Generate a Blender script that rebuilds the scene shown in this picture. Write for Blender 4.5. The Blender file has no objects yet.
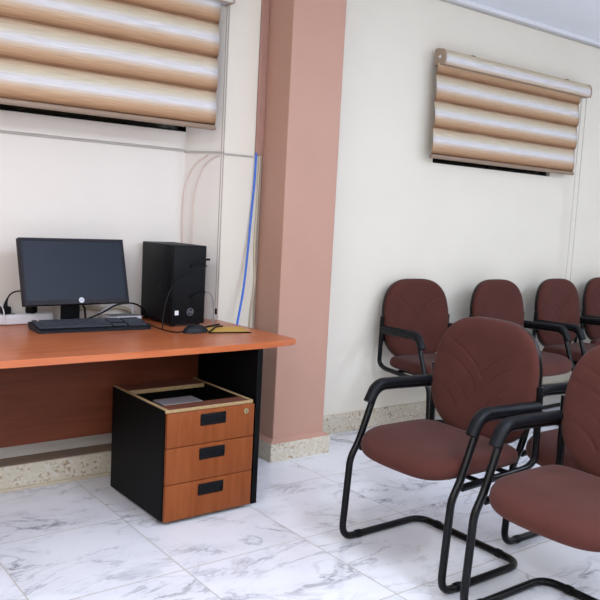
import bpy, bmesh, math, random
from mathutils import Vector, Matrix
PI = math.pi
C = bpy.context.scene.collection
sc = bpy.context.scene
random.seed(7)

# ------------------------------------------------------------------ camera
cam_d = bpy.data.cameras.new('camera')
cam_d.sensor_width = 36.0
cam_d.lens = 36.0 * 774.3066 / 600.0
cam_d.clip_start = 0.05
cam = bpy.data.objects.new('camera', cam_d)
C.objects.link(cam)
yaw, pitch, roll = 0.6517, 0.1091, 0.0521
fwd = Vector((math.sin(yaw)*math.cos(pitch), math.cos(yaw)*math.cos(pitch), -math.sin(pitch)))
rt = Vector((math.cos(yaw), -math.sin(yaw), 0))
up = rt.cross(fwd)
r2 = rt*math.cos(roll) + up*math.sin(roll)
u2 = up*math.cos(roll) - rt*math.sin(roll)
M = Matrix((r2, u2, -fwd)).transposed().to_4x4()
M.translation = Vector((-1.2349, -3.518, 1.3232))
cam.matrix_world = M
sc.camera = cam

# ------------------------------------------------------------------ world, exposure, lights
w = bpy.data.worlds.new('world')
sc.world = w
w.use_nodes = True
w.node_tree.nodes['Background'].inputs[0].default_value = (0.8, 0.88, 1, 1)
w.node_tree.nodes['Background'].inputs[1].default_value = 0.05
vs = sc.view_settings
vs.view_transform = 'Standard'
vs.look = 'None'
vs.gamma = 1
vs.use_curve_mapping = False
vs.exposure = -0.10


def area(name, loc, sx, sy, power, col, rot=(0, 0, 0)):
    d = bpy.data.lights.new(name, 'AREA')
    d.shape = 'RECTANGLE'
    d.size, d.size_y = sx, sy
    d.energy = power
    d.color = col
    o = bpy.data.objects.new(name, d)
    o.location = loc
    o.rotation_euler = rot
    C.objects.link(o)
    return o


COOL = (0.78, 0.88, 1.06)
SOFT = (0.90, 0.93, 1.0)


def lamp(name, loc, power, radius, col):
    d = bpy.data.lights.new(name, 'POINT')
    d.energy = power
    d.shadow_soft_size = radius
    d.color = col
    o = bpy.data.objects.new(name, d)
    o.location = loc
    C.objects.link(o)


# ceiling luminaires outside the frame, plus added unseen point fills brightening ceiling and walls
area('ceiling_light_right', (3.7, -3.2, 2.68), 0.6, 1.2, 42, COOL)
area('ceiling_light_middle', (0.8, -3.3, 2.68), 0.6, 1.2, 62, COOL)
area('ceiling_light_left', (-1.9, -2.7, 2.68), 0.6, 1.2, 46, SOFT)
lamp('fill_point_right', (4.6, -3.6, 2.30), 38, 0.18, COOL)
lamp('fill_point_middle', (1.6, -4.9, 2.0), 75, 0.25, COOL)
lamp('fill_point_left', (-1.9, -4.2, 2.0), 72, 0.3, SOFT)


# ------------------------------------------------------------------ materials
def new_mat(name):
    m = bpy.data.materials.new(name)
    m.use_nodes = True
    nt = m.node_tree
    return m, nt, nt.nodes['Principled BSDF']


def plain(name, col, rough=0.5, metal=0.0, vary=0.04, scale=30.0, bump=0.0, spec=0.5, coat=0.0):
    m, nt, b = new_mat(name)
    tc = nt.nodes.new('ShaderNodeTexCoord')
    n = nt.nodes.new('ShaderNodeTexNoise')
    n.inputs['Scale'].default_value = scale
    n.inputs['Detail'].default_value = 4
    nt.links.new(tc.outputs['Object'], n.inputs['Vector'])
    r = nt.nodes.new('ShaderNodeValToRGB')
    r.color_ramp.elements[0].position = 0.3
    r.color_ramp.elements[1].position = 0.7
    r.color_ramp.elements[0].color = tuple(c*(1-vary) for c in col)+(1,)
    r.color_ramp.elements[1].color = tuple(min(1, c*(1+vary)) for c in col)+(1,)
    nt.links.new(n.outputs['Fac'], r.inputs['Fac'])
    nt.links.new(r.outputs['Color'], b.inputs['Base Color'])
    b.inputs['Roughness'].default_value = rough
    b.inputs['Metallic'].default_value = metal
    b.inputs['Specular IOR Level'].default_value = spec
    b.inputs['Coat Weight'].default_value = coat
    if bump:
        bp = nt.nodes.new('ShaderNodeBump')
        bp.inputs['Strength'].default_value = bump
        bp.inputs['Distance'].default_value = 0.002
        nt.links.new(n.outputs['Fac'], bp.inputs['Height'])
        nt.links.new(bp.outputs['Normal'], b.inputs['Normal'])
    return m


def srgb(r, g, b):
    f = lambda c: ((c/255+0.055)/1.055)**2.4 if c > 10 else c/255/12.92
    return (f(r), f(g), f(b))


def wood(name, c1, c2, rough=0.35, axis='X', scale=1.0, spec=0.45):
    m, nt, b = new_mat(name)
    tc = nt.nodes.new('ShaderNodeTexCoord')
    mp = nt.nodes.new('ShaderNodeMapping')
    mp.inputs['Scale'].default_value = {'X': (1.5*scale, 14*scale, 14*scale), 'Z': (14*scale, 14*scale, 1.5*scale)}[axis]
    n = nt.nodes.new('ShaderNodeTexNoise')
    n.inputs['Scale'].default_value = 2.2
    n.inputs['Detail'].default_value = 6
    n.inputs['Distortion'].default_value = 0.6
    n2 = nt.nodes.new('ShaderNodeTexNoise')
    n2.inputs['Scale'].default_value = 14
    n2.inputs['Detail'].default_value = 3
    r = nt.nodes.new('ShaderNodeValToRGB')
    r.color_ramp.elements[0].position = 0.3
    r.color_ramp.elements[1].position = 0.75
    r.color_ramp.elements[0].color = c1+(1,)
    r.color_ramp.elements[1].color = c2+(1,)
    mx = nt.nodes.new('ShaderNodeMath')
    mx.operation = 'MULTIPLY_ADD'
    mx.inputs[1].default_value = 0.25
    nt.links.new(tc.outputs['Object'], mp.inputs['Vector'])
    nt.links.new(mp.outputs['Vector'], n.inputs['Vector'])
    nt.links.new(mp.outputs['Vector'], n2.inputs['Vector'])
    nt.links.new(n2.outputs['Fac'], mx.inputs[0])
    nt.links.new(n.outputs['Fac'], mx.inputs[2])
    sb = nt.nodes.new('ShaderNodeMath')
    sb.operation = 'SUBTRACT'
    sb.inputs[1].default_value = 0.12
    nt.links.new(mx.outputs[0], sb.inputs[0])
    nt.links.new(sb.outputs[0], r.inputs['Fac'])
    nt.links.new(r.outputs['Color'], b.inputs['Base Color'])
    b.inputs['Roughness'].default_value = rough
    b.inputs['Specular IOR Level'].default_value = spec
    return m


def fabric_mat(name, col):
    m, nt, b = new_mat(name)
    tc = nt.nodes.new('ShaderNodeTexCoord')
    n = nt.nodes.new('ShaderNodeTexNoise')
    n.inputs['Scale'].default_value = 420
    n.inputs['Detail'].default_value = 2
    n2 = nt.nodes.new('ShaderNodeTexNoise')
    n2.inputs['Scale'].default_value = 9
    n2.inputs['Detail'].default_value = 4
    for q in (n, n2):
        nt.links.new(tc.outputs['Object'], q.inputs['Vector'])
    ad = nt.nodes.new('ShaderNodeMath')
    ad.operation = 'MULTIPLY_ADD'
    ad.inputs[1].default_value = 0.45
    nt.links.new(n.outputs['Fac'], ad.inputs[0])
    nt.links.new(n2.outputs['Fac'], ad.inputs[2])
    r = nt.nodes.new('ShaderNodeValToRGB')
    r.color_ramp.elements[0].position = 0.4
    r.color_ramp.elements[1].position = 1.0
    r.color_ramp.elements[0].color = tuple(c*0.88 for c in col)+(1,)
    r.color_ramp.elements[1].color = tuple(c*1.14 for c in col)+(1,)
    nt.links.new(ad.outputs[0], r.inputs['Fac'])
    nt.links.new(r.outputs['Color'], b.inputs['Base Color'])
    b.inputs['Roughness'].default_value = 0.92
    b.inputs['Specular IOR Level'].default_value = 0.12
    b.inputs['Sheen Weight'].default_value = 0.06
    b.inputs['Sheen Roughness'].default_value = 0.5
    bp = nt.nodes.new('ShaderNodeBump')
    bp.inputs['Strength'].default_value = 0.25
    bp.inputs['Distance'].default_value = 0.001
    nt.links.new(n.outputs['Fac'], bp.inputs['Height'])
    nt.links.new(bp.outputs['Normal'], b.inputs['Normal'])
    return m


def marble_floor():
    m, nt, b = new_mat('marble_tile')
    N, L = nt.nodes.new, nt.links.new
    geo = N('ShaderNodeTexCoord')
    S = 0.551
    mp = N('ShaderNodeMapping')
    mp.vector_type = 'POINT'
    mp.inputs['Location'].default_value = (-0.127/S+50, 0.566/S+50, 0)
    mp.inputs['Scale'].default_value = (1/S, 1/S, 1)
    L(geo.outputs['Object'], mp.inputs['Vector'])
    fl = N('ShaderNodeVectorMath')
    fl.operation = 'FLOOR'
    fr = N('ShaderNodeVectorMath')
    fr.operation = 'FRACTION'
    L(mp.outputs['Vector'], fl.inputs[0])
    L(mp.outputs['Vector'], fr.inputs[0])
    wn = N('ShaderNodeTexWhiteNoise')
    wn.noise_dimensions = '3D'
    L(fl.outputs['Vector'], wn.inputs['Vector'])
    # grout mask
    sx = N('ShaderNodeSeparateXYZ')
    L(fr.outputs['Vector'], sx.inputs[0])

    def edge(o):
        a = N('ShaderNodeMath')
        a.operation = 'SUBTRACT'
        L(o, a.inputs[0])
        a.inputs[1].default_value = 0.5
        c = N('ShaderNodeMath')
        c.operation = 'ABSOLUTE'
        L(a.outputs[0], c.inputs[0])
        g = N('ShaderNodeMath')
        g.operation = 'GREATER_THAN'
        g.inputs[1].default_value = 0.5-0.0045
        L(c.outputs[0], g.inputs[0])
        return g.outputs[0]
    mxm = N('ShaderNodeMath')
    mxm.operation = 'MAXIMUM'
    L(edge(sx.outputs['X']), mxm.inputs[0])
    L(edge(sx.outputs['Y']), mxm.inputs[1])
    # vein coordinates, shifted per tile
    sc_ = N('ShaderNodeVectorMath')
    sc_.operation = 'SCALE'
    sc_.inputs['Scale'].default_value = 7.0
    L(wn.outputs['Color'], sc_.inputs[0])
    ad = N('ShaderNodeVectorMath')
    ad.operation = 'ADD'
    L(fr.outputs['Vector'], ad.inputs[0])
    L(sc_.outputs['Vector'], ad.inputs[1])
    rot = N('ShaderNodeMapping')
    rot.inputs['Rotation'].default_value = (0, 0, math.radians(38))
    rot.inputs['Scale'].default_value = (1.0, 1.9, 1)
    L(ad.outputs['Vector'], rot.inputs['Vector'])

    def vein(scale, dist, width, amp, detail=6.0):
        n = N('ShaderNodeTexNoise')
        n.inputs['Scale'].default_value = scale
        n.inputs['Detail'].default_value = detail
        n.inputs['Roughness'].default_value = 0.6
        n.inputs['Distortion'].default_value = dist
        L(rot.outputs['Vector'], n.inputs['Vector'])
        a = N('ShaderNodeMath')
        a.operation = 'SUBTRACT'
        a.inputs[1].default_value = 0.5
        L(n.outputs['Fac'], a.inputs[0])
        c = N('ShaderNodeMath')
        c.operation = 'ABSOLUTE'
        L(a.outputs[0], c.inputs[0])
        r = N('ShaderNodeMapRange')
        r.interpolation_type = 'SMOOTHERSTEP'
        r.inputs['From Min'].default_value = 0
        r.inputs['From Max'].default_value = width
        r.inputs['To Min'].default_value = amp
        r.inputs['To Max'].default_value = 0
        L(c.outputs[0], r.inputs['Value'])
        return r.outputs['Result']
    v1 = vein(1.1, 1.2, 0.045, 0.74)
    v2 = vein(2.4, 0.9, 0.03, 0.38)
    # patches where veins fade
    pn = N('ShaderNodeTexNoise')
    pn.inputs['Scale'].default_value = 1.7
    pn.inputs['Detail'].default_value = 3
    L(rot.outputs['Vector'], pn.inputs['Vector'])
    pr = N('ShaderNodeMapRange')
    pr.inputs['From Min'].default_value = 0.42
    pr.inputs['From Max'].default_value = 0.68
    L(pn.outputs['Fac'], pr.inputs['Value'])
    sm = N('ShaderNodeMath')
    sm.operation = 'ADD'
    L(v1, sm.inputs[0])
    L(v2, sm.inputs[1])
    ml = N('ShaderNodeMath')
    ml.operation = 'MULTIPLY'
    ml.use_clamp = True
    L(sm.outputs[0], ml.inputs[0])
    L(pr.outputs['Result'], ml.inputs[1])
    # soft clouds
    cl = N('ShaderNodeMapRange')
    cl.inputs['From Min'].default_value = 0.45
    cl.inputs['From Max'].default_value = 0.75
    cl.inputs['To Max'].default_value = 0.22
    L(pn.outputs['Fac'], cl.inputs['Value'])
    s2 = N('ShaderNodeMath')
    s2.operation = 'MAXIMUM'
    L(ml.outputs[0], s2.inputs[0])
    L(cl.outputs['Result'], s2.inputs[1])
    mix = N('ShaderNodeMix')
    mix.data_type = 'RGBA'
    mix.inputs['A'].default_value = srgb(235, 235, 240)+(1,)
    mix.inputs['B'].default_value = srgb(146, 146, 154)+(1,)
    L(s2.outputs[0], mix.inputs['Factor'])
    mg = N('ShaderNodeMix')
    mg.data_type = 'RGBA'
    mg.inputs['B'].default_value = srgb(186, 178, 170)+(1,)
    L(mix.outputs['Result'], mg.inputs['A'])
    L(mxm.outputs[0], mg.inputs['Factor'])
    L(mg.outputs['Result'], b.inputs['Base Color'])
    rr = N('ShaderNodeMapRange')
    rr.inputs['To Min'].default_value = 0.12
    rr.inputs['To Max'].default_value = 0.6
    L(mxm.outputs[0], rr.inputs['Value'])
    L(rr.outputs['Result'], b.inputs['Roughness'])
    bp = N('ShaderNodeBump')
    bp.invert = True
    bp.inputs['Strength'].default_value = 0.5
    bp.inputs['Distance'].default_value = 0.001
    L(mxm.outputs[0], bp.inputs['Height'])
    L(bp.outputs['Normal'], b.inputs['Normal'])
    return m


def terrazzo():
    m, nt, b = new_mat('terrazzo_stone')
    N, L = nt.nodes.new, nt.links.new
    tc = N('ShaderNodeTexCoord')
    v = N('ShaderNodeTexVoronoi')
    v.inputs['Scale'].default_value = 95
    v.inputs['Randomness'].default_value = 1
    L(tc.outputs['Object'], v.inputs['Vector'])
    bw = N('ShaderNodeSeparateColor')
    L(v.outputs['Color'], bw.inputs[0])
    r = N('ShaderNodeValToRGB')
    e = r.color_ramp.elements
    e[0].position = 0.0
    e[0].color = srgb(152, 126, 98)+(1,)
    e[1].position = 0.16
    e[1].color = srgb(184, 164, 138)+(1,)
    for pos, col in ((0.3, (208, 197, 177)), (0.75, (213, 204, 186)), (1.0, (206, 202, 196))):
        q = e.new(pos)
        q.color = srgb(*col)+(1,)
    L(bw.outputs[0], r.inputs['Fac'])
    n = N('ShaderNodeTexNoise')
    n.inputs['Scale'].default_value = 30
    n.inputs['Detail'].default_value = 5
    L(tc.outputs['Object'], n.inputs['Vector'])
    mx = N('ShaderNodeMix')
    mx.data_type = 'RGBA'
    mx.inputs['B'].default_value = srgb(202, 192, 172)+(1,)
    rr = N('ShaderNodeMapRange')
    rr.inputs['From Min'].default_value = 0.4
    rr.inputs['From Max'].default_value = 0.62
    L(n.outputs['Fac'], rr.inputs['Value'])
    L(rr.outputs['Result'], mx.inputs['Factor'])
    L(r.outputs['Color'], mx.inputs['A'])
    L(mx.outputs['Result'], b.inputs['Base Color'])
    b.inputs['Roughness'].default_value = 0.45
    bp = N('ShaderNodeBump')
    bp.inputs['Strength'].default_value = 0.3
    bp.inputs['Distance'].default_value = 0.002
    L(n.outputs['Fac'], bp.inputs['Height'])
    L(bp.outputs['Normal'], b.inputs['Normal'])
    return m


FOLD = 0.1655


def blind_mat(name, z0):
    """woven ombre cloth: printed stripe plus painted fold shading, repeating once per fold"""
    m, nt, b = new_mat(name)
    N, L = nt.nodes.new, nt.links.new
    tc = N('ShaderNodeTexCoord')
    sp = N('ShaderNodeSeparateXYZ')
    L(tc.outputs['Object'], sp.inputs[0])
    mp = N('ShaderNodeMapping')
    mp.inputs['Scale'].default_value = (5, 5, 260)
    L(tc.outputs['Object'], mp.inputs['Vector'])
    n = N('ShaderNodeTexNoise')
    n.inputs['Scale'].default_value = 1.0
    n.inputs['Detail'].default_value = 3
    L(mp.outputs['Vector'], n.inputs['Vector'])
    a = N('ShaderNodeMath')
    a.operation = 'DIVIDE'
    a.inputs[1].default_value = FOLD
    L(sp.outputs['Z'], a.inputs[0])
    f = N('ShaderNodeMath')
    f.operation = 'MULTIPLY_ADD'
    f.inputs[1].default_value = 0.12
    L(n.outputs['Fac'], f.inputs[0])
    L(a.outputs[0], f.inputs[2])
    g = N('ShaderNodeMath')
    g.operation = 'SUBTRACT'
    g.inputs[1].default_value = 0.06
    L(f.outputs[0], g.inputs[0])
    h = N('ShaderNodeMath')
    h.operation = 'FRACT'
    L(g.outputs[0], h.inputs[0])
    r = N('ShaderNodeValToRGB')  # print colours with fold shade at the foot and a painted pale highlight
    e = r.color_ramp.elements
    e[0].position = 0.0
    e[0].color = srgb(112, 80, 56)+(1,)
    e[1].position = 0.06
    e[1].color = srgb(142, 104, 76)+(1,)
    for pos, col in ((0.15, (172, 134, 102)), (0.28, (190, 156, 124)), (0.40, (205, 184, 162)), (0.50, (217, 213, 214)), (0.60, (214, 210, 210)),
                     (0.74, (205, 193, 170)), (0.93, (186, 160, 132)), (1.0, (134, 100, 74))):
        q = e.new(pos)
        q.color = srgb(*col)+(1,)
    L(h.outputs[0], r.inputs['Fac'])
    mp2 = N('ShaderNodeMapping')
    mp2.inputs['Scale'].default_value = (9, 9, 420)
    L(tc.outputs['Object'], mp2.inputs['Vector'])
    n2 = N('ShaderNodeTexNoise')
    n2.inputs['Scale'].default_value = 1.0
    n2.inputs['Detail'].default_value = 2
    L(mp2.outputs['Vector'], n2.inputs['Vector'])
    st = N('ShaderNodeMapRange')
    st.inputs['From Min'].default_value = 0.3
    st.inputs['From Max'].default_value = 0.7
    st.inputs['To Min'].default_value = 0.80
    st.inputs['To Max'].default_value = 1.08
    L(n2.outputs['Fac'], st.inputs['Value'])
    mu = N('ShaderNodeVectorMath')
    mu.operation = 'SCALE'
    L(r.outputs['Color'], mu.inputs[0])
    L(st.outputs['Result'], mu.inputs['Scale'])
    L(mu.outputs['Vector'], b.inputs['Base Color'])
    b.inputs['Roughness'].default_value = 0.7
    b.inputs['Specular IOR Level'].default_value = 0.15
    bp = N('ShaderNodeBump')
    bp.inputs['Strength'].default_value = 0.25
    bp.inputs['Distance'].default_value = 0.001
    L(n.outputs['Fac'], bp.inputs['Height'])
    L(bp.outputs['Normal'], b.inputs['Normal'])
    return m


M_wall = plain('wall_paint_cream', srgb(228, 220, 205), 0.6, vary=0.015, scale=3, bump=0.05)
M_wall_grey = plain('wall_paint_ivory', srgb(228, 220, 211), 0.6, vary=0.015, scale=3, bump=0.05)
M_ceil = plain('ceiling_paint_white', srgb(244, 248, 255), 0.6, vary=0.01, scale=3)
M_trim = plain('trim_white', srgb(226, 226, 230), 0.4, vary=0.01)
M_line = plain('trunking_shadow_grey', srgb(176, 170, 162), 0.5)  # trunking, and the painted shadow line under the cornice
M_pillar = plain('pillar_paint_rose', srgb(184, 141, 122), 0.5, vary=0.02, scale=4, bump=0.06)
M_floor = marble_floor()
M_terr = terrazzo()
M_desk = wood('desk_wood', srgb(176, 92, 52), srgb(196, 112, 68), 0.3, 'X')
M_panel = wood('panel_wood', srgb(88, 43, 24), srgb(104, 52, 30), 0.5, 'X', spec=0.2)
M_drawer = wood('drawer_wood', srgb(124, 61, 25), srgb(141, 77, 38), 0.45, 'Z', spec=0.2)
M_black = plain('black_laminate', srgb(10, 10, 11), 0.55, vary=0.1, scale=60, spec=0.12)
M_chip = plain('raw_chipboard', srgb(168, 142, 102), 0.9, vary=0.25, scale=140, bump=0.3)
M_inner = plain('inner_board_brown', srgb(112, 66, 50), 0.6)
M_plast = plain('black_plastic', srgb(13, 14, 17), 0.5, vary=0.06, spec=0.15)
M_screen = plain('dark_screen', srgb(30, 36, 48), 0.4, vary=0.02, scale=2, spec=0.2)
M_bezel = plain('monitor_bezel', srgb(34, 31, 37), 0.5, spec=0.2)
M_key = plain('keycap_black', srgb(50, 54, 64), 0.5)
M_kbase = plain('keyboard_black', srgb(22, 24, 30), 0.5, spec=0.25)
M_white = plain('white_plastic', srgb(224, 222, 226), 0.4, vary=0.02)
M_chrome = plain('bright_metal', srgb(196, 188, 176), 0.28, metal=1.0, vary=0.02)
M_cable = plain('cable_black', srgb(12, 12, 14), 0.5, spec=0.2)
M_cgrey = plain('cable_grey', srgb(120, 120, 124), 0.5)
M_cbeige = plain('cable_beige', srgb(196, 182, 158), 0.55)
M_cpink = plain('cable_pink', srgb(226, 200, 188), 0.55)
M_cblue = plain('cable_blue', srgb(52, 106, 205), 0.45)
M_paper = plain('yellow_paper', srgb(205, 160, 70), 0.7, vary=0.12, scale=25)
M_tube = plain('chair_steel_black', srgb(7, 7, 9), 0.28, vary=0.05, spec=0.22)
M_arm = plain('armrest_black', srgb(13, 14, 18), 0.5, vary=0.06, spec=0.2)
M_cloth = fabric_mat('chair_cloth_maroon', srgb(78, 43, 37))
M_cord = plain('blind_chain', srgb(206, 198, 186), 0.5)
M_chain = plain('blind_chain_brown', srgb(158, 144, 130), 0.5)
M_rail = plain('blind_rail_tan', srgb(158, 136, 116), 0.4)
M_railb = plain('blind_rail_brown', srgb(138, 114, 94), 0.4)
M_duct = plain('duct_rose_dark', srgb(164, 124, 110), 0.5)  # darker rose than the pillar
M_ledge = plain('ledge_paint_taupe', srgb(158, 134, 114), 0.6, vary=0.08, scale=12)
M_boxg = plain('box_grey', srgb(128, 124, 126), 0.7)
M_glass, _nt, _b = new_mat('window_glass_night')
_b.inputs['Base Color'].default_value = srgb(30, 32, 24)+(1,)
_b.inputs['Roughness'].default_value = 0.12
M_logo = plain('logo_silver', srgb(205, 208, 214), 0.35)
M_logod = plain('logo_grey', srgb(120, 122, 128), 0.4)
M_knob = plain('lock_brass', srgb(190, 176, 130), 0.3, metal=0.8)


# ------------------------------------------------------------------ mesh helpers
def box(bm, x0, x1, y0, y1, z0, z1, bev=0.0, seg=2):
    t = bmesh.new()
    bmesh.ops.create_cube(t, size=1)
    for v in t.verts:
        v.co = Vector(((x0+x1)/2+v.co.x*(x1-x0), (y0+y1)/2+v.co.y*(y1-y0), (z0+z1)/2+v.co.z*(z1-z0)))
    if bev:
        bmesh.ops.bevel(t, geom=list(t.edges), offset=bev, segments=seg, affect='EDGES', profile=0.5)
    merge(bm, t)
    return bm


def merge(bm, t, mat=None):
    if mat is not None:
        t.transform(mat)
    me = bpy.data.meshes.new('tmp')
    t.to_mesh(me)
    t.free()
    bm.from_mesh(me)
    bpy.data.meshes.remove(me)


def fillet(pts, radii, n=6):
    """round the corners of a polyline"""
    P = [Vector(p) for p in pts]
    if not isinstance(radii, (list, tuple)):
        radii = [radii]*len(P)
    out = [P[0]]
    for i in range(1, len(P)-1):
        a, b, c = P[i-1], P[i], P[i+1]
        d1, d2 = (a-b), (c-b)
        r = min(radii[i], d1.length*0.49, d2.length*0.49)
        if r < 1e-4:
            out.append(b)
            continue
        p, q = b+d1.normalized()*r, b+d2.normalized()*r
        for k in range(n+1):
            t = k/n
            out.append(p*(1-t)**2+b*2*t*(1-t)+q*t*t)
    out.append(P[-1])
    return out


def spline(pts, n=8):
    """Catmull-Rom through the points"""
    P = [Vector(p) for p in pts]
    P = [P[0]*2-P[1]]+P+[P[-1]*2-P[-2]]
    out = []
    for i in range(1, len(P)-2):
        a, b, c, d = P[i-1:i+3]
        for k in range(n):
            t = k/n
            out.append(0.5*((2*b)+(c-a)*t+(2*a-5*b+4*c-d)*t*t+(3*b-a-3*c+d)*t**3))
    out.append(P[-2])
    return out


def tube(bm, pts, r, seg=10, sx=1.0, closed=False, upv=None):
    """sweep a round (or oval, sx wide) section along pts"""
    P = [Vector(p) for p in pts]
    n = len(P)
    rings = []
    nrm = None
    for i in range(n):
        if closed:
            t = (P[(i+1) % n]-P[i-1]).normalized()
        else:
            t = (P[min(i+1, n-1)]-P[max(i-1, 0)]).normalized()
        if nrm is None:
            u = Vector(upv) if upv else (Vector((0, 0, 1)) if abs(t.z) < 0.9 else Vector((1, 0, 0)))
            nrm = (u-t*u.dot(t)).normalized()
        else:
            nrm = (nrm-t*nrm.dot(t)).normalized()
        bn = t.cross(nrm)
        rr = r[i] if isinstance(r, (list, tuple)) else r
        rings.append([bm.verts.new(P[i]+nrm*math.cos(2*PI*k/seg)*rr+bn*math.sin(2*PI*k/seg)*rr*sx) for k in range(seg)])
    m = n if closed else n-1
    for i in range(m):
        A, B = rings[i], rings[(i+1) % n]
        for k in range(seg):
            bm.faces.new((A[k], A[(k+1) % seg], B[(k+1) % seg], B[k]))
    if not closed:
        bm.faces.new(list(reversed(rings[0])))
        bm.faces.new(rings[-1])
    return bm


def prism(bm, outline, z0, z1, bev=0.0, seg=3):
    t = bmesh.new()
    lo = [t.verts.new((x, y, z0)) for x, y in outline]
    hi = [t.verts.new((x, y, z1)) for x, y in outline]
    n = len(outline)
    t.faces.new(list(reversed(lo)))
    t.faces.new(hi)
    for i in range(n):
        t.faces.new((lo[i], lo[(i+1) % n], hi[(i+1) % n], hi[i]))
    if bev:
        ed = [e for e in t.edges if abs(e.verts[0].co.z-e.verts[1].co.z) < 1e-6]
        bmesh.ops.bevel(t, geom=ed, offset=bev, segments=seg, affect='EDGES', profile=0.5)
    merge(bm, t)
    return bm


def disc(bm, c, r, h, axis='Z', seg=24):
    t = bmesh.new()
    bmesh.ops.create_cone(t, cap_ends=True, segments=seg, radius1=r, radius2=r, depth=h)
    R = {'Z': Matrix(), 'Y': Matrix.Rotation(PI/2, 4, 'X'), 'X': Matrix.Rotation(PI/2, 4, 'Y')}[axis]
    merge(bm, t, Matrix.Translation(c) @ R)
    return bm


def obj(name, bm, mat, parent=None, smooth=False, angle=None):
    me = bpy.data.meshes.new(name)
    bmesh.ops.recalc_face_normals(bm, faces=list(bm.faces))
    bm.to_mesh(me)
    bm.free()
    me.materials.append(mat)
    if smooth:
        for p in me.polygons:
            p.use_smooth = True
        if angle is not None and hasattr(me, 'set_sharp_from_angle'):
            me.set_sharp_from_angle(angle=math.radians(angle))
    o = bpy.data.objects.new(name, me)
    C.objects.link(o)
    if parent:
        o.parent = parent
    return o


def tag(o, label, cat, group=None, kind=None):
    o['label'] = label
    o['category'] = cat
    if group:
        o['group'] = group
    if kind:
        o['kind'] = kind
    return o


def thing(name, label, cat, loc=(0, 0, 0), rz=0.0, group=None):
    o = bpy.data.objects.new(name, None)
    o.empty_display_size = 0.1
    C.objects.link(o)
    o.location = loc
    o.rotation_euler = (0, 0, rz)
    return tag(o, label, cat, group)


def struct(name, bm, mat, label, cat, parent=None, smooth=False):
    o = obj(name, bm, mat, parent, smooth, 40)
    if parent is None:
        o['kind'] = 'structure'
        o['label'] = label
        o['category'] = cat
    return o


def copy_tree(o, parent=None):
    c = o.copy()
    C.objects.link(c)
    if parent is not None:
        c.parent = parent
    for ch in list(o.children):
        copy_tree(ch, c)
    return c


def words(s, size, mat, name, parent, loc, rot, shear=0.0, ext=0.0004):
    d = bpy.data.curves.new(name, 'FONT')
    d.body = s
    d.size = size
    d.shear = shear
    d.extrude = ext
    d.align_x = 'CENTER'
    d.align_y = 'CENTER'
    d.materials.append(mat)
    tmp = bpy.data.objects.new(name, d)
    me = bpy.data.meshes.new_from_object(tmp)
    bpy.data.objects.remove(tmp)
    me.materials.clear()
    me.materials.append(mat)
    o = bpy.data.objects.new(name, me)
    C.objects.link(o)
    o.parent = parent
    o.location = loc
    o.rotation_euler = rot
    return o


# ------------------------------------------------------------------ the room
XL, XR, YB, H = -2.6, 6.4, -6.6, 2.755
NX, NY, WY = 0.905, 0.185, 0.04       # recess corner, recess wall, wall right of the pillar
W1 = (-1.15, 0.80, 1.728, 2.34)
W2 = (2.50, 3.76, 1.705, 2.34)

struct('floor', box(bmesh.new(), XL, XR, YB, 0.5, -0.1, 0.0), M_floor, 'white marble tile floor with grey veins and beige grout', 'floor')
struct('ceiling', box(bmesh.new(), XL, XR, YB, 0.5, H, H+0.1), M_ceil, 'bluish white painted ceiling', 'ceiling')
bm = bmesh.new()
box(bm, XL, W1[0], NY, 0.5, 0, H)
box(bm, W1[1], NX, NY, 0.5, 0, H)
prism(bm, [(0.775, NY), (NX, 0.0), (NX, NY)], 0, H)
box(bm, W1[0], W1[1], NY, 0.5, 0, W1[2])
box(bm, W1[0], W1[1], NY, 0.5, W1[3], H)
box(bm, XL, 0.83, 0.10, NY, 0, 0.34)
struct('wall_recess', bm, M_wall_grey, 'ivory recessed wall behind the desk below the first blind', 'wall')
bm = bmesh.new()
box(bm, NX, 1.16, 0, 0.5, 0, H)
box(bm, 1.16, W2[0], WY, 0.5, 0, H)
box(bm, W2[1], XR, WY, 0.5, 0, H)
box(bm, W2[0], W2[1], WY, 0.5, 0, W2[2])
box(bm, W2[0], W2[1], WY, 0.5, W2[3], H)
struct('wall_north', bm, M_wall, 'cream wall behind the row of chairs', 'wall')
struct('wall_east', box(bmesh.new(), XR, XR+0.1, YB, 0.5, 0, H), M_wall, 'cream end wall beyond the chairs', 'wall')
struct('wall_west', box(bmesh.new(), XL-0.1, XL, YB, 0.5, 0, H), M_wall, 'cream end wall beyond the desk', 'wall')
struct('wall_south', box(bmesh.new(), XL, XR, YB-0.1, YB, 0, H), M_wall, 'cream wall behind the camera', 'wall')
PX0, PX1, PY = 1.14, 1.486, -0.228
struct('pillar', box(bmesh.new(), PX0, PX1, PY, WY+0.01, 0.10, H, 0.006), M_pillar, 'rose painted square pillar between desk and chairs', 'pillar')
# plinth of the pillar
bm = bmesh.new()
t = bmesh.new()
box(t, PX0-0.028, PX1+0.028, PY-0.028, WY-0.02, 0, 0.100)
merge(bm, t)
struct('baseboard_pillar', bm, M_terr, 'speckled stone plinth around the pillar foot', 'baseboard')
bm = bmesh.new()
a = [(PX0-0.028, PY-0.028), (PX1+0.028, PY-0.028), (PX1+0.028, WY-0.02), (PX0-0.028, WY-0.02)]
b = [(PX0-0.001, PY-0.001), (PX1+0.001, PY-0.001), (PX1+0.001, WY-0.02), (PX0-0.001, WY-0.02)]
va = [bm.verts.new((x, y, 0.1003)) for x, y in a]
vb = [bm.verts.new((x, y, 0.120)) for x, y in b]
for i in range(4):
    bm.faces.new((va[i], va[(i+1) % 4], vb[(i+1) % 4], vb[i]))
bm.faces.new(list(reversed(va)))
bm.faces.new(vb)
struct('trim_1', bm, M_pillar, 'rose painted sloped ledge on the pillar plinth', 'trim')
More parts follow.
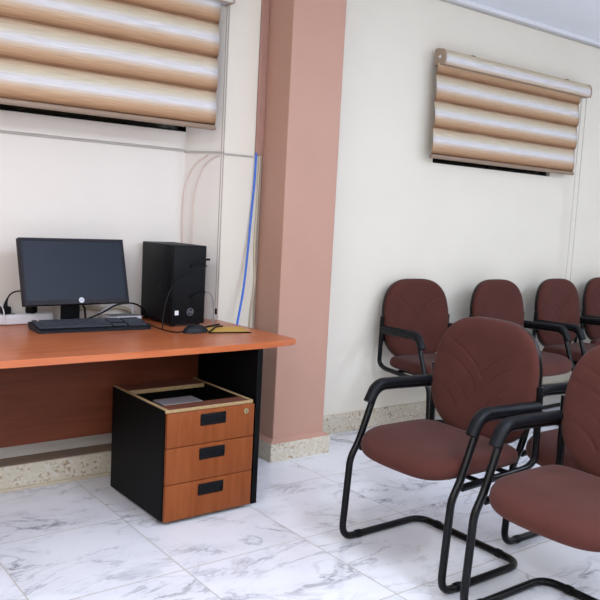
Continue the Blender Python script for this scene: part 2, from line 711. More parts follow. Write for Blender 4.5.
struct('trim_2', box(bmesh.new(), 1.090, 1.139, -0.016, -0.001, 1.63, H, 0.003), M_duct, 'dark rose cable duct at the pillar corner', 'trim')
struct('baseboard_left', box(bmesh.new(), XL, 1.10, -0.02, 0.099, 0, 0.116, 0.004), M_terr, 'speckled stone baseboard ledge under the desk', 'baseboard')
struct('baseboard_right', box(bmesh.new(), PX1+0.03, XR, WY-0.014, WY-0.0005, 0, 0.117, 0.003), M_terr, 'speckled stone baseboard behind the row of chairs', 'baseboard')
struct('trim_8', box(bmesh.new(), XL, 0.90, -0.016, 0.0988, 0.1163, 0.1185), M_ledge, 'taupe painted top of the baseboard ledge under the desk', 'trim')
struct('trim_3', box(bmesh.new(), XL, 1.10, -0.032, -0.0205, 0, 0.014, 0.002), M_cbeige, 'pale grout strip at the baseboard foot', 'trim')
# cornice along the wall right of the pillar
bm = bmesh.new()
box(bm, 1.49, XR, WY-0.045, WY, H-0.030, H, 0.004)
struct('trim_4', bm, M_trim, 'white cornice strip between wall and ceiling', 'trim')
struct('cornice_shadow', box(bmesh.new(), 1.49, XR, WY-0.006, WY-0.0003, H-0.041, H-0.0305), M_line, 'thin grey painted shadow line under the cornice', 'trim')  # grey strip added as the cornice's shadow line
# thin cable trunking across the recess, round its corner and on to the pillar
bm = bmesh.new()
box(bm, XL, 0.774, NY-0.008, NY-0.0003, 1.624, 1.634, 0.001)
prism(bm, [(0.768, NY-0.001), (0.768, NY-0.009), (NX-0.006, -0.007), (NX-0.001, -0.001)], 1.620, 1.630)
box(bm, NX-0.008, 1.08, -0.008, -0.0003, 1.615, 1.624, 0.001)
struct('trim_6', bm, M_line, 'thin grey trunking line below the first window', 'trim')


def window(name, X0, X1, Z0, Z1, y, label):
    bm = bmesh.new()
    f = 0.03
    box(bm, X0, X1, y+0.03, y+0.09, Z0, Z0+0.012)
    box(bm, X0, X1, y+0.03, y+0.09, Z1-f, Z1)
    box(bm, X0, X0+0.02, y+0.03, y+0.09, Z0+0.012, Z1-f)
    box(bm, X1-0.02, X1, y+0.03, y+0.09, Z0+0.012, Z1-f)
    xm = (X0+X1)/2
    box(bm, xm-0.02, xm+0.02, y+0.035, y+0.085, Z0+0.012, Z1-f)
    o = obj(name, bm, M_plast)
    o['kind'] = 'structure'
    o['label'] = label
    o['category'] = 'window'
    for a_, b_ in ((X0+0.02, xm-0.02), (xm+0.02, X1-0.02)):
        obj('window_pane', box(bmesh.new(), a_, b_, y+0.055, y+0.062, Z0+0.012, Z1-f), M_glass, o)
    return o


window('window_1', *W1, NY, 'dark window behind the blind above the desk')
window('window_2', *W2, WY, 'dark window behind the blind above the chairs')
struct('trim_7', box(bmesh.new(), W1[0]-0.08, 0.76, NY-0.012, NY-0.0005, 1.636, 1.727, 0.002), M_wall_grey, 'white board below the first window', 'trim')


# ------------------------------------------------------------------ blinds
def blind(x0, x1, cx0, cx1, zb, zt, ncol, label, cords, yb, name='window_blind'):
    """cloth hangs at y=-.06 in loose folds below a cloth-wrapped cassette"""
    root = thing(name, label, 'blind', ((x0+x1)/2, yb, zb))
    hw = (x1-x0)/2
    nf = int((zt-zb)/FOLD)+2
    bm = bmesh.new()
    nz = 18
    rows = []
    z = 0.0
    zmax = zt-zb
    k = 0
    cols = 40
    stop = False
    prof = []
    for f_ in range(nf):
        for j in range(nz):
            u = j/nz
            z = (f_+u)*FOLD
            if z > zmax:
                stop = True
                break
            # bulges low, tucks in at the foot of the next fold
            bul = 0.017*(math.sin(PI*min(1, u**0.62)))**0.8
            if f_ == 0:
                bul = 0.014*(math.sin(PI*min(1, max(0.0, u)**0.7)))**0.9
            prof.append((z, -bul))
        if stop:
            break
    for (z, yy) in prof:
        row = []
        for c in range(cols+1):
            s = c/cols
            x = -hw+2*hw*s
            sag = 0.004*math.sin(s*PI)
            wob = 0.0018*math.sin(3.1*x+z*7)
            row.append(bm.verts.new((x, yy*(0.92+0.08*math.cos(2.3*x+z*9))+wob, z-sag*min(1, (zmax-z)*6))))
        rows.append(row)
    for a_, b_ in zip(rows, rows[1:]):
        for c in range(cols):
            bm.faces.new((a_[c], a_[c+1], b_[c+1], b_[c]))
    cl = obj('blind_cloth', bm, blind_mat('blind_cloth_shaded_ombre', zb), root, True)
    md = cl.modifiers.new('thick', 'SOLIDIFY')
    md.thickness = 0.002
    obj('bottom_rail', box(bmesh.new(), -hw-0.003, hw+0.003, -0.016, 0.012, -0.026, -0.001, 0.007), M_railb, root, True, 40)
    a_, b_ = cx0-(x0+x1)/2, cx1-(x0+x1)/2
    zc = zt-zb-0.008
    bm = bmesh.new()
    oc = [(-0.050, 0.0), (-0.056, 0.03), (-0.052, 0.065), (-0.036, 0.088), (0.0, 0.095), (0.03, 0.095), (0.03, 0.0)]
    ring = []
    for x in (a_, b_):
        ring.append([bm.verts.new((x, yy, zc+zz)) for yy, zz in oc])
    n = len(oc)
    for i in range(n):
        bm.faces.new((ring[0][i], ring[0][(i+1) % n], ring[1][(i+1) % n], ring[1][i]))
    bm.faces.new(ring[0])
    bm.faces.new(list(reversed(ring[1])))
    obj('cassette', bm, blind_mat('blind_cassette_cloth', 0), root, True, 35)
    obj('cassette_lip', box(bmesh.new(), a_+0.004, b_-0.004, -0.0515, -0.042, zc-0.006, zc-0.0005, 0.001), M_rail, root)
    for x, s in ((a_, -1), (b_, 1)):
        bm = bmesh.new()
        pts = [(yy*1.05, zc+0.047+(zz-0.047)*1.06) for yy, zz in oc]
        r0 = [bm.verts.new((x, yy, zz)) for yy, zz in pts]
        r1 = [bm.verts.new((x+0.012*s, yy, zz)) for yy, zz in pts]
        for i in range(n):
            bm.faces.new((r0[i], r0[(i+1) % n], r1[(i+1) % n], r1[i]))
        bm.faces.new(r0)
        bm.faces.new(list(reversed(r1)))
        cap = obj('end_cap', bm, M_rail, root, True, 35)
        obj('cap_screw', disc(bmesh.new(), (x+0.013*s, -0.012, zc+0.045), 0.009, 0.004, 'X'), M_white, cap)
    for fx in (0.2, 0.86):
        xx = a_+(b_-a_)*fx
        obj('mounting_bracket', box(bmesh.new(), xx-0.018, xx+0.018, 0.0, 0.066 if cx0 > 1 else 0.058, zc+0.0955, zc+0.104, 0.002), M_plast, root)
    for (cx, cy, ztop, zbot, mat, rad) in cords:
        bm = bmesh.new()
        lx, ly = cx-(x0+x1)/2, cy-yb
        tube(bm, [(lx, ly, ztop-zb), (lx, ly, zbot-zb)], rad, 6)
        zz = zbot+0.03
        obj('pull_chain', bm, mat, root)
    return root


b1 = blind(-1.35, 0.803, -1.42, 0.85, 1.752, 2.36, 0, 'long tan striped fabric blind above the computer desk',
           [(0.852, -0.055, 2.40, 0.79, M_chain, 0.0024), (0.857, -0.068, 2.40, 0.79, M_chain, 0.0022)], -0.06)
b2 = blind(2.405, 3.94, 2.43, 4.00, 1.752, 2.315, 0, 'short tan striped fabric blind above the row of chairs',
           [(3.97, -0.035, 2.31, 0.55, M_cord, 0.0035), (4.0, -0.055, 2.31, 0.55, M_cord, 0.0035)], -0.03)
obj('chain_weight', disc(bmesh.new(), (0.855+0.2735, 0.0, 0.80-1.752), 0.006, 0.03), M_plast, b1)

# ------------------------------------------------------------------ desk
desk = thing('desk', 'reddish wood computer desk with black side panel', 'desk', (0, 0, 0))
ol = []
for k in range(9):
    x = -1.0+k*(1.55/8)
    ol.append((x, -0.722+0.012*((x-0.1)/1.0)**2))
ol += [(0.70, -0.714), (0.80, -0.705), (0.88, -0.697), (0.918, -0.682), (0.921, -0.655), (0.895, -0.035), (0.750, 0.170), (-1.0, 0.170)]
obj('desktop', prism(bmesh.new(), ol, 0.723, 0.750, 0.006, 3), M_desk, desk, True, 40)
obj('side_panel', box(bmesh.new(), 0.700, 0.728, -0.694, -0.035, 0.0, 0.7228, 0.002), M_black, desk)
obj('side_panel', box(bmesh.new(), -0.96, -0.932, -0.694, -0.035, 0.0, 0.7228, 0.002), M_black, desk)
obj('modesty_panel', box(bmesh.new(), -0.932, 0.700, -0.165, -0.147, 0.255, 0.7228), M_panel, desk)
obj('cable_tray', box(bmesh.new(), -0.2, 0.699, -0.19, -0.167, 0.44, 0.455), M_chip, desk) if False else None

# ------------------------------------------------------------------ drawer pedestal
ped = thing('drawer_pedestal', 'black and wood three drawer pedestal with open top under the desk', 'drawer unit', (0.235, -0.717, 0.0), 0.016)
PW, PD, PH = 0.438, 0.507, 0.493


def side(x0, x1):
    o = obj('side_panel', box(bmesh.new(), x0, x1, 0.004, PD, 0.015, PH-0.001), M_black, ped)
    obj('raw_edge', box(bmesh.new(), x0+0.0005, x1-0.0005, 0.004, PD, PH-0.0009, PH+0.0012), M_chip, o)


side(0.0, 0.018)
side(PW-0.018, PW)
obj('back_panel', box(bmesh.new(), 0.0185, PW-0.0185, PD-0.016, PD, 0.02, PH-0.03), M_black, ped)
obj('bottom_panel', box(bmesh.new(), 0.0185, PW-0.0185, 0.02, PD-0.017, 0.02, 0.036), M_black, ped)
for y0, y1 in ((0.003, 0.085), (PD-0.115, PD-0.0005)):
    o = obj('top_rail', box(bmesh.new(), 0.0185, PW-0.0185, y0, y1, PH-0.02, PH-0.002), M_inner, ped)
    obj('raw_edge', box(bmesh.new(), 0.0186, PW-0.0186, y0-0.0015, y0-0.0001, PH-0.02, PH-0.0018), M_chip, o)
obj('raw_edge', box(bmesh.new(), 0.001, PW-0.001, -0.001, 0.0025, PH-0.012, PH+0.001), M_chip, ped)
dz = [(0.335, 0.4805), (0.177, 0.332), (0.017, 0.174)]
for i, (z0, z1) in enumerate(dz):
    d = obj('drawer', box(bmesh.new(), 0.002, PW-0.002, -0.017, 0.0, z0, z1, 0.0025), M_drawer, ped, True, 40)
    cx, cz = 0.222, z1-0.041
    bm = bmesh.new()
    w_, h_, q = 0.063, 0.025, 0.009
    # recessed pull: rim, pocket and lip
    box(bm, cx-w_, cx+w_, -0.0225, -0.0172, cz+h_-q, cz+h_, 0.002)
    box(bm, cx-w_, cx+w_, -0.0225, -0.0172, cz-h_, cz-h_+q, 0.002)
    box(bm, cx-w_, cx-w_+q, -0.0225, -0.0172, cz-h_+q, cz+h_-q, 0.001)
    box(bm, cx+w_-q, cx+w_, -0.0225, -0.0172, cz-h_+q, cz+h_-q, 0.001)
    box(bm, cx-w_+q, cx+w_-q, -0.0185, -0.0172, cz-h_+q, cz+h_-q)
    box(bm, cx-w_+q, cx+w_-q, -0.0215, -0.0186, cz+0.003, cz+h_-q)
    hd = obj('handle', bm, M_plast, d)
    hd['label'] = 'black recessed plastic handle'
    obj('drawer_tray', box(bmesh.new(), 0.03, PW-0.03, 0.0035, PD-0.03, z0+0.02, z0+0.026), M_black, d)
    if i == 0:
        k = obj('lock', disc(bmesh.new(), (PW-0.048, -0.0195, z1-0.028), 0.012, 0.005, 'Y'), M_knob, d, True, 40)
        obj('keyhole', box(bmesh.new(), PW-0.0492, PW-0.0468, -0.0228, -0.0221, z1-0.034, z1-0.022), M_plast, k)
tag(obj('storage_box', box(bmesh.new(), 0.33, 0.53, -0.52, -0.41, 0.3625, 0.462, 0.004), M_boxg), 'dull grey box inside the open top of the drawer pedestal', 'box')

# ------------------------------------------------------------------ monitor
mon = thing('monitor', 'black flat computer monitor with dark screen on the desk', 'monitor', (0.107, -0.03, 0.7502), 0.035)
MW, MH, TILT = 0.51, 0.312, 0.297
zc = 0.2598
R = Matrix.Translation((0, 0, zc)) @ Matrix.Rotation(-TILT, 4, 'X')


def tilted(name, bm, mat, parent, sm=False):
    bm.transform(R)
    return obj(name, bm, mat, parent, sm, 40)


bm = bmesh.new()
bz = 0.014
box(bm, -MW/2, MW/2, 0.0, 0.028, -MH/2, MH/2, 0.004)
hs = tilted('housing', bm, M_bezel, mon, True)
bm = bmesh.new()
box(bm, -MW/2+0.002, MW/2-0.002, -0.006, -0.0002, MH/2-bz, MH/2-0.001, 0.001)
box(bm, -MW/2+0.002, MW/2-0.002, -0.006, -0.0002, -MH/2+0.001, -MH/2+0.022, 0.001)
box(bm, -MW/2+0.002, -MW/2+bz, -0.006, -0.0002, -MH/2+0.022, MH/2-bz, 0.001)
box(bm, MW/2-bz, MW/2-0.002, -0.006, -0.0002, -MH/2+0.022, MH/2-bz, 0.001)
tilted('bezel', bm, M_bezel, mon)
tilted('screen', box(bmesh.new(), -MW/2+bz, MW/2-bz, -0.0025, -0.0003, -MH/2+0.022, MH/2-bz), M_screen, mon)
bm = bmesh.new()
disc(bm, (0.012, -0.0072, -MH/2+0.018), 0.0125, 0.002, 'Y', 28)
lg = tilted('logo', bm, M_logo, mon)
words('hp', 0.017, M_logod, 'logo_lettering', lg, R @ Vector((0.012, -0.0088, -MH/2+0.0195)), (PI/2-TILT, 0, 0), 0.25, 0.0002)
tilted('rear_shell', box(bmesh.new(), -0.19, 0.19, 0.0285, 0.05, -0.11, 0.11, 0.008), M_plast, mon, True)
bm = bmesh.new()
box(bm, -0.045, 0.045, 0.045, 0.065, 0.013, 0.25, 0.004)
obj('stand', bm, M_plast, mon, True, 40)
obj('base', box(bmesh.new(), -0.085, 0.085, 0.003, 0.105, 0.0, 0.012, 0.004), M_plast, mon, True, 40)
for k_ in (0.02, ):
    pass

# ------------------------------------------------------------------ keyboard
kb = thing('keyboard', 'black full size keyboard in front of the monitor', 'keyboard', (0.148, -0.203, 0.7503), -0.055)
KW, KD = 0.53, 0.165
bm = bmesh.new()
pr = [(0.0, 0.0), (0.0, 0.010), (0.018, 0.016), (KD-0.01, 0.032), (KD, 0.030), (KD, 0.006), (KD-0.02, 0.0)]
ra = [[bm.verts.new((sx*(KW/2-(0.006 if y_ < 0.01 else 0)), y_, z_)) for y_, z_ in pr] for sx in (-1, 1)]
n = len(pr)
for i in range(n):
    bm.faces.new((ra[0][i], ra[0][(i+1) % n], ra[1][(i+1) % n], ra[1][i]))
bm.faces.new(ra[0])
bm.faces.new(list(reversed(ra[1])))
obj('case', bm, M_kbase, kb)
bm = bmesh.new()
p = 0.0222
slope = 0.016/(KD-0.028)
for r_ in range(6):
    y0 = 0.022+r_*0.0222+(0.004 if r_ == 5 else 0)
    zz = 0.0175+(y0+0.01-0.018)*slope
    x = -KW/2+0.012
    row = {0: [1.3, 1.3, 1.3, 5.8, 1.3, 1.3, 1.3, 1.3], 1: [2.3]+[1]*10+[2.7], 2: [1.8]+[1]*11+[2.2], 3: [1.5]+[1]*12+[1.5], 4: [1]*13+[2], 5: [1, -0.5]+[1]*12+[1.5]}[r_]
    for q in row+[-0.3]+([1, 1, 1] if r_ != 2 else [-3])+[-0.3]+[1, 1, 1, 1]:
        if q > 0:
            box(bm, x+0.001, x+q*p-0.001, y0, y0+0.0195, zz, zz+0.006)
            x += q*p
        else:
            x += -q*p
obj('keys', bm, M_key, kb)

# ------------------------------------------------------------------ computer tower
tw = thing('computer_tower', 'black desktop computer tower standing beside the monitor', 'computer', (0.530, -0.183, 0.7502), -0.007)
TW, TD, TH = 0.182, 0.345, 0.3985
obj('case', box(bmesh.new(), 0.001, TW-0.001, 0.016, TD, 0.012, TH-0.001, 0.004), M_plast, tw, True, 40)
obj('front_panel', box(bmesh.new(), 0, TW, -0.004, 0.0155, 0.012, TH, 0.007, 3), M_plast, tw, True, 40)
for x in (0.02, TW-0.02):
    for y in (0.03, TD-0.03):
        obj('foot', disc(bmesh.new(), (x, y, 0.006), 0.012, 0.0118), M_cable, tw)
lg = obj('logo', bmesh.new(), M_logod, tw)
bm = bmesh.new()
cx, cz = 0.100, 0.072
tube(bm, [(cx+0.017*math.cos(2*PI*k/28), -0.0055, cz+0.017*math.sin(2*PI*k/28)) for k in range(28)], 0.0016, 6, closed=True)
bm.to_mesh(lg.data)
bm.free()
words('hp', 0.026, M_logod, 'logo_lettering', lg, (cx, -0.0052, cz+0.002), (PI/2, 0, 0), 0.25, 0.0006)
st = obj('sticker', box(bmesh.new(), 0.016, 0.036, -0.0053, -0.0041, 0.058, 0.080), M_white, tw)
st['label'] = 'small square white sticker'
obj('port_strip', box(bmesh.new(), TW-0.016, TW-0.007, -0.006, -0.0041, 0.20, 0.33, 0.001), M_cable, tw)
obj('vent_slot', box(bmesh.new(), 0.0, 0.0012, 0.12, 0.16, 0.17, 0.20), M_cable, tw)

# ------------------------------------------------------------------ mouse, paper, cables on the desk
ms = thing('computer_mouse', 'black computer mouse on the desk in front of the tower', 'mouse', (0.565, -0.365, 0.7503), -1.5)
bm = bmesh.new()
bmesh.ops.create_uvsphere(bm, u_segments=24, v_segments=14, radius=1)
for v in bm.verts:
    x, y, z = v.co
    z = max(z, 0.0)
    v.co = Vector((x*0.036*(1-0.08*y), y*0.068, z*0.040*(1+0.15*-y) if z > 0 else 0))
obj('mouse_body', bm, M_kbase, ms, True, 60)
obj('scroll_wheel', disc(bmesh.new(), (0, -0.03, 0.027), 0.008, 0.007, 'X'), M_cgrey, ms, True, 40)


def cable(name, label, pts, r, mat, cat='cable', n=8, group=None, parent=None):
    o = obj(name, tube(bmesh.new(), spline(pts, n), r, 8), mat, parent, True)
    if parent is None:
        tag(o, label, cat, group)
    return o


ZD = 0.7505
_ri = Matrix.Rotation(-ms.rotation_euler.z, 3, 'Z')
cable('mouse_cable', None, [_ri @ (Vector(q_)-Vector((ms.location.x, ms.location.y, 0))) for q_ in
      ((0.500, -0.362, 0.008), (0.475, -0.352, 0.0035), (0.455, -0.315, 0.0035), (0.448, -0.25, 0.0035), (0.452, -0.17, 0.0035), (0.47, -0.05, 0.0035))], 0.0028, M_cable, parent=ms)
cable('keyboard_cable', 'black cable curving from tower front down to the keyboard',
      [(0.700, -0.215, 1.052), (0.66, -0.218, 1.035), (0.60, -0.222, 1.012), (0.54, -0.228, 0.985), (0.49, -0.235, 0.93), (0.460, -0.245, 0.85), (0.445, -0.26, 0.785), (0.440, -0.27, 0.757)], 0.0028, M_cable)
cable('headset_plug', 'black plug cable angled in the upper front port of the tower',
      [(0.716, -0.215, 1.082), (0.70, -0.208, 1.082), (0.66, -0.203, 1.067), (0.62, -0.199, 1.048)], 0.0055, M_cable)
usb = cable('usb_cable', 'grey thin cable drooping from the lower tower port to the desk',
      [(0.64, -0.200, 0.895), (0.67, -0.203, 0.912), (0.70, -0.205, 0.922), (0.73, -0.208, 0.912), (0.745, -0.21, 0.88), (0.750, -0.21, 0.82), (0.748, -0.215, 0.757)], 0.0026, M_cgrey)
pl_ = obj('plug', tube(bmesh.new(), [(0.625, -0.197, 0.888), (0.665, -0.2025, 0.911), (0.700, -0.205, 0.922)], 0.006, 8), M_cable, usb, True)
pl_['label'] = 'black plug end'
sl = thing('paper_sleeve', 'yellow printed paper sleeve lying beside the mouse', 'sleeve', (0.735, -0.345, ZD), -0.25)
obj('sleeve_sheet', box(bmesh.new(), -0.105, 0.105, -0.080, 0.085, 0.0, 0.003), M_paper, sl)
obj('sleeve_edge', box(bmesh.new(), -0.105, 0.105, -0.095, -0.0802, 0.0, 0.004), M_black, sl)
cable('spare_cable', 'black short cable lying on the yellow sleeve', [(0.60, -0.33, 0.760), (0.66, -0.29, 0.761), (0.72, -0.265, 0.762), (0.775, -0.23, 0.761)], 0.0045, M_cable)
cable('pen_cable', 'black cable end behind the mouse reaching the yellow sleeve', [(0.615, -0.40, 0.755), (0.66, -0.36, 0.760), (0.71, -0.31, 0.7625), (0.76, -0.285, 0.7605)], 0.004, M_cable)

# power strip and plugs behind the monitor, at the left
ps = thing('power_strip', 'white power strip at the back of the desk', 'power strip', (-0.17, 0.125, 0.7503), 0.0)
obj('strip_body', box(bmesh.new(), -0.30, 0.225, -0.034, 0.034, 0.0, 0.048, 0.010, 3), M_white, ps, True, 40)
for i in range(5):
    obj('socket', disc(bmesh.new(), (-0.24+i*0.09, 0.0, 0.0487), 0.021, 0.0013), M_cgrey, ps, True, 40)


def plug(x, y, label, rot):
    r = thing('power_plug', label, 'plug', (x, y, 0.7503+0.0496), rot)
    obj('plug_body', box(bmesh.new(), -0.022, 0.022, -0.02, 0.02, 0.0, 0.034, 0.006, 3), M_plast, r, True, 40)
    bm = bmesh.new()
    pts = spline([(0, 0, 0.03), (0.004, 0.0, 0.055), (0.02, 0.006, 0.085), (0.05, 0.02, 0.10), (0.09, 0.04, 0.10)], 6)
    tube(bm, pts, [0.012-0.0085*min(1, i/10) for i in range(len(pts))], 8)
    obj('plug_cord', bm, M_cable, r, True)


plug(-0.165, 0.122, 'black plug with upright cord beside the monitor corner', 0.0)
plug(-0.045, 0.122, 'black plug half hidden under the monitor corner', 0.6)
o = thing('power_plug', 'black square plug at the photo edge on the white strip', 'plug', (-0.245, 0.122, 0.7999), 0.0)
obj('plug_body', box(bmesh.new(), -0.026, 0.026, -0.022, 0.022, 0, 0.036, 0.005, 3), M_plast, o, True, 40)
cable('white_cable', 'white thin cord looping beside the black plugs', [(-0.36, 0.10, 0.815), (-0.31, 0.075, 0.86), (-0.25, 0.07, 0.872), (-0.205, 0.075, 0.855), (-0.185, 0.08, 0.82), (-0.18, 0.075, 0.757)], 0.003, M_white)
# white adapter and cable clutter behind the keyboard
ad = thing('network_switch', 'small white network box behind the keyboard', 'network box', (0.395, 0.085, 0.7503), 0.05)
obj('switch_body', box(bmesh.new(), -0.085, 0.085, -0.05, 0.05, 0, 0.027, 0.005, 3), M_white, ad, True, 40)
obj('switch_top', box(bmesh.new(), -0.075, 0.075, -0.043, 0.043, 0.0272, 0.029), M_cgrey, ad)
cable('network_cable', 'white cable bent over the network box', [(0.46, 0.10, 0.782), (0.455, 0.105, 0.83), (0.43, 0.11, 0.842), (0.40, 0.13, 0.838), (0.33, 0.15, 0.80), (0.28, 0.15, 0.757)], 0.0055, M_white)
cable('monitor_cable', 'black cable arching behind the keyboard towards the tower',
      [(0.20, 0.06, 0.768), (0.27, 0.055, 0.795), (0.35, 0.05, 0.835), (0.43, 0.045, 0.842), (0.49, 0.05, 0.815), (0.515, 0.07, 0.78), (0.52, 0.10, 0.757)], 0.0045, M_cable)
cable('display_cable', 'black cable coil at the foot of the monitor stand', [(0.15, 0.12, 0.80), (0.18, 0.115, 0.845), (0.21, 0.115, 0.82), (0.215, 0.115, 0.785), (0.225, 0.12, 0.757), (0.27, 0.125, 0.757)], 0.005, M_cable)
cable('beige_cable', 'beige cable bundle lying along the back of the desk', [(0.18, 0.165, 0.80), (0.25, 0.165, 0.81), (0.32, 0.165, 0.80), (0.40, 0.165, 0.81), (0.47, 0.165, 0.79), (0.515, 0.165, 0.765)], 0.010, M_cbeige)

# ------------------------------------------------------------------ cables on the wall by the pillar
cable('blue_cable', 'bright blue network cable hanging beside the pillar', [(1.094, -0.012, 1.64), (1.092, -0.012, 1.50), (1.078, -0.014, 1.30), (1.055, -0.03, 1.10), (1.02, -0.06, 0.92), (0.975, -0.10, 0.80), (0.945, -0.13, 0.74), (0.94, -0.12, 0.60), (0.96, -0.06, 0.40), (0.98, -0.05, 0.14)], 0.0062, M_cblue)
cable('white_wall_cable', 'pale thin cable beside the blue one at the pillar corner', [(1.120, -0.008, 1.63), (1.118, -0.008, 1.40), (1.112, -0.010, 1.15), (1.122, -0.010, 0.95), (1.105, -0.012, 0.75), (1.10, -0.01, 0.45), (1.10, -0.03, 0.14)], 0.0055, M_cbeige)
cable('dark_wall_cable', 'grey brown cable closest to the pillar side', [(1.131, -0.007, 1.62), (1.131, -0.007, 1.2), (1.130, -0.007, 0.7), (1.12, -0.03, 0.14)], 0.005, M_chain)
cable('pink_wire', 'pinkish wire drooping from the trunking beside the blind chain', [(0.880, 0.005, 1.614), (0.862, 0.035, 1.60), (0.835, 0.075, 1.56), (0.815, 0.105, 1.49), (0.803, 0.125, 1.40), (0.800, 0.130, 1.27), (0.802, 0.125, 1.10)], 0.0028, M_cpink)
cable('cream_wire', 'cream wire running down the recess, left of the pinkish one', [(0.845, 0.068, 1.612), (0.800, 0.130, 1.55), (0.772, 0.172, 1.44), (0.764, 0.176, 1.30), (0.768, 0.174, 1.15), (0.775, 0.168, 0.95)], 0.0028, M_cpink)

# ------------------------------------------------------------------ visitor chairs
WX = 0.2725      # half width between side tubes
RT = 0.0145


def sgnp(v, e):
    return math.copysign(abs(v)**e, v)


SEAMS = [[(0, .52), (.15, .62), (.4, .72), (.7, .79), (.96, .82)],
         [(.05, .38), (.2, .50), (.45, .60), (.75, .66), (.97, .68)],
         [(.2, .28), (.38, .40), (.62, .48), (.96, .53)],
         [(.4, .22), (.55, .31), (.75, .37), (.96, .39)],
         [(0, .52), (0, .34), (0, .17)]]
SEAMP = []
for s_ in SEAMS:
    q = spline([(u, v, 0) for u, v in s_], 14)
    SEAMP.append([(a_.x, a_.y) for a_ in q])


def groove(u, v, bw, bh):
    """depth of the stitched seam at (u, v) of the backrest face"""
    d = 9.0
    au = abs(u)
    for s_ in SEAMP:
        for (a_, b_) in s_:
            e = ((au-a_)*bw)**2+((v-b_)*bh)**2
            if e < d:
                d = e
    return math.exp(-d/(0.0040**2))


def back_outline(th):
    c, s = math.cos(th), math.sin(th)
    n = 3.3 if s > 0 else 2.7
    x = sgnp(c, 2/n)
    z = sgnp(s, 2/n)
    wz = 1.0-0.10*max(0, z)**1.5-0.04*max(0, -z)**2
    return 0.267*wz*x, 0.252*z


BT = 0.055


def backrest_parts(root):
    tilt = math.radians(7)
    T = Matrix.Translation((0, 0.244, 0.689)) @ Matrix.Rotation(-tilt, 4, 'X')
    SEG, RN = 120, 44
    bm = bmesh.new()
    rings = []
    rs = [(k/RN) for k in range(1, RN+1)]
    for r in rs:
        ring = []
        for k in range(SEG):
            x, z = back_outline(2*PI*k/SEG)
            x *= r
            z *= r
            puff = BT*(1-r**7)**0.5*0.62 if r < 1 else 0.0
            conc = -0.022*(x/0.26)**2-0.010*(z/0.24)**2*(1 if z > 0 else 0.3)
            g = groove(x/0.258, (z+0.243)/0.486, 0.258, 0.486)*0.0040*(1 if r < 0.97 else 0)
            ring.append(bm.verts.new(T @ Vector((x, -puff+conc+g, z))))
        rings.append(ring)
    c0 = bm.verts.new(T @ Vector((0, -BT*0.62, 0)))
    for k in range(SEG):
        bm.faces.new((c0, rings[0][k], rings[0][(k+1) % SEG]))
    for a_, b_ in zip(rings, rings[1:]):
        for k in range(SEG):
            bm.faces.new((a_[k], b_[k], b_[(k+1) % SEG], a_[(k+1) % SEG]))
    last = rings[-1]
    for (rr, dy) in ((0.995, 0.014), (0.96, 0.022)):
        ring = []
        for k in range(SEG):
            x, z = back_outline(2*PI*k/SEG)
            x *= rr
            z *= rr
            conc = -0.022*(x/0.26)**2-0.010*(z/0.24)**2*(1 if z > 0 else 0.3)
            ring.append(bm.verts.new(T @ Vector((x, conc+dy, z))))
        for k in range(SEG):
            bm.faces.new((last[k], ring[k], ring[(k+1) % SEG], last[(k+1) % SEG]))
        last = ring
    bm.faces.new(last)
    br = obj('backrest', bm, M_cloth, root, True, 75)
    # black plastic shell behind the pad
    bm = bmesh.new()
    last = None
    S2 = 64
    for (rr, dy) in ((1.004, 0.006), (1.008, 0.016), (0.99, 0.030), (0.90, 0.038), (0.5, 0.042)):
        ring = []
        for k in range(S2):
            x, z = back_outline(2*PI*k/S2)
            x *= rr
            z *= rr
            conc = -0.022*(x/0.26)**2-0.010*(z/0.24)**2*(1 if z > 0 else 0.3)
            ring.append(bm.verts.new(T @ Vector((x, conc+dy, z))))
        if last:
            for k in range(S2):
                bm.faces.new((last[k], ring[k], ring[(k+1) % S2], last[(k+1) % S2]))
        last = ring
    bm.faces.new(last)
    obj('back_shell', bm, M_tube, br, True, 60)
    return br


def seat_parts(root):
    SEG = 72

    def outl(th):
        c, s = math.cos(th), math.sin(th)
        n = 3.7 if s < 0 else 6.0
        return 0.265*sgnp(c, 2/n), (0.250 if s < 0 else 0.222)*sgnp(s, 2/n)-0.020

    bm = bmesh.new()
    prof = [(0.80, 0.405), (0.93, 0.408), (0.985, 0.418), (1.0, 0.434), (0.992, 0.450), (0.965, 0.463), (0.92, 0.471), (0.84, 0.476), (0.70, 0.478), (0.45, 0.477), (0.2, 0.476)]
    rings = []
    for f_, z in prof:
        ring = []
        for k in range(SEG):
            x, y = outl(2*PI*k/SEG)
            x *= f_
            y = (y+0.02)*f_-0.02
            fr = max(0.0, (-y-0.10)/0.175)
            zz = z-0.030*fr**2+0.008*(x/0.26)**2
            ring.append(bm.verts.new((x, y, zz)))
        rings.append(ring)
    for a_, b_ in zip(rings, rings[1:]):
        for k in range(SEG):
            bm.faces.new((a_[k], a_[(k+1) % SEG], b_[(k+1) % SEG], b_[k]))
    bm.faces.new(list(reversed(rings[0])))
    bm.faces.new(rings[-1])
    st = obj('seat', bm, M_cloth, root, True, 75)
    bm = bmesh.new()
    box(bm, -0.20, 0.20, -0.17, 0.13, 0.392, 0.404, 0.004)
    obj('seat_pan', bm, M_tube, st)
    return st


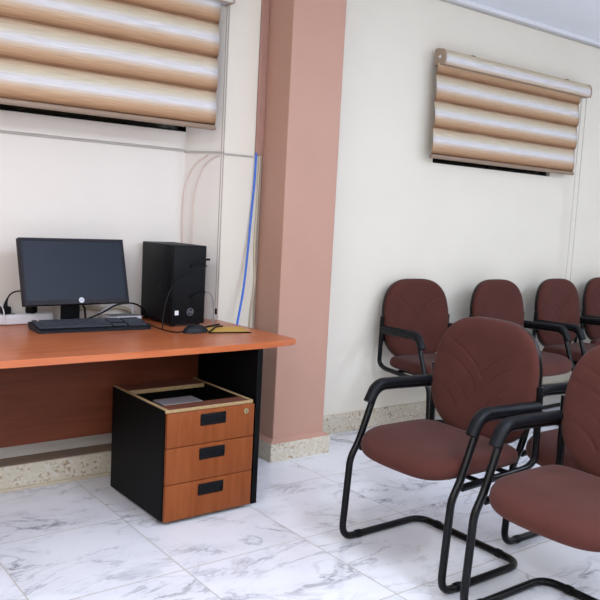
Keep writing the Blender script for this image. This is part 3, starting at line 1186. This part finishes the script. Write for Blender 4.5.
def make_chair(label, group):
    root = thing('visitor_chair', label, 'chair', (0, 0, 0), 0, group)
    # one continuous bent tube: arm, leg, floor runner, rear bar and back again
    half = [(-WX, 0.220, 0.622), (-WX, -0.108, 0.634), (-WX, -0.192, 0.415), (-WX, -0.232, 0.350), (-WX, -0.255, RT), (-WX, 0.205, RT)]
    pts = half+[(-x, y, z) for x, y, z in reversed(half)]
    rad = [0, 0.055, 0.03, 0.03, 0.065, 0.075, 0.075, 0.065, 0.03, 0.03, 0.055, 0]
    obj('sled_frame', tube(bmesh.new(), fillet(pts, rad, 8), RT, 12), M_tube, root, True, 60)
    for s in (-1, 1):
        # armrest pad drooping over the front bend
        pp = fillet([(s*WX, 0.222, 0.642), (s*WX, -0.108, 0.652), (s*WX, -0.152, 0.575)], 0.055, 8)
        pa = [Vector(p_) for p_ in pp]
        o = obj('armrest', tube(bmesh.new(), pa, [0.019]*(len(pa)-1)+[0.018], 12, sx=1.35, upv=(0, 0, 1)), M_arm, root, True, 60)
        # rear post and the lower rail that runs forward under the seat
        po = fillet([(s*WX, 0.232, 0.715), (s*WX, 0.236, 0.425), (s*WX, 0.185, 0.402), (s*WX, -0.180, 0.388)], [0, 0.045, 0.03, 0], 8)
        obj('back_post', tube(bmesh.new(), po, RT*0.95, 10), M_tube, root, True, 60)
        obj('back_bracket', box(bmesh.new(), min(s*WX, s*0.19), max(s*WX, s*0.19), 0.222, 0.236, 0.560, 0.712, 0.003), M_tube, root)
        for yy in (-0.165, ):
            obj('floor_glide', tube(bmesh.new(), [(s*WX, yy-0.012, RT+0.0005), (s*WX, yy+0.012, RT+0.0005)], RT+0.0025, 12), M_plast, root, True, 60)
        obj('floor_glide', tube(bmesh.new(), [(s*0.165-0.012, 0.205, RT+0.0005), (s*0.165+0.012, 0.205, RT+0.0005)], RT+0.0025, 12), M_plast, root, True, 60)
    obj('cross_bar', tube(bmesh.new(), [(-WX, -0.06, 0.386), (WX, -0.06, 0.386)], 0.010, 8), M_tube, root, True, 60)
    obj('cross_bar', tube(bmesh.new(), [(-WX, 0.10, 0.393), (WX, 0.10, 0.393)], 0.010, 8), M_tube, root, True, 60)
    seat_parts(root)
    backrest_parts(root)
    return root


FACE = -PI/2
chair0 = make_chair('maroon cantilever chair facing the desk, nearest it, fully in view', 'loose maroon chairs facing the desk')
chair0.location = (1.05, -1.4925, 0)
chair0.rotation_euler = (0, 0, FACE)
spots = [
    ('maroon cantilever chair cut off by the lower right photo corner', 'loose maroon chairs facing the desk', 1.022, -2.165, FACE),
    ('maroon cantilever chair mostly hidden behind the two front chairs', 'loose maroon chairs facing the desk', 1.60, -1.88, FACE),
    ('maroon armchair against the wall, first right of the pillar', 'maroon chairs lined along the wall', 2.315, -0.30, -0.08),
    ('maroon armchair against the wall, second from the pillar', 'maroon chairs lined along the wall', 3.02, -0.40, 0.0),
    ('maroon armchair against the wall, third from the pillar', 'maroon chairs lined along the wall', 3.715, -0.40, 0.03),
    ('maroon armchair against the wall, fourth from the pillar, half cut off', 'maroon chairs lined along the wall', 4.39, -0.35, 0.0),
]
for lab, grp, x, y, rz in spots:
    c = copy_tree(chair0)
    c['label'] = lab
    c['group'] = grp
    c.location = (x, y, 0)
    c.rotation_euler = (0, 0, rz)
    if 'wall' in lab:
        c.scale = (1, 1, 1.018)      # the wall row stands a touch taller
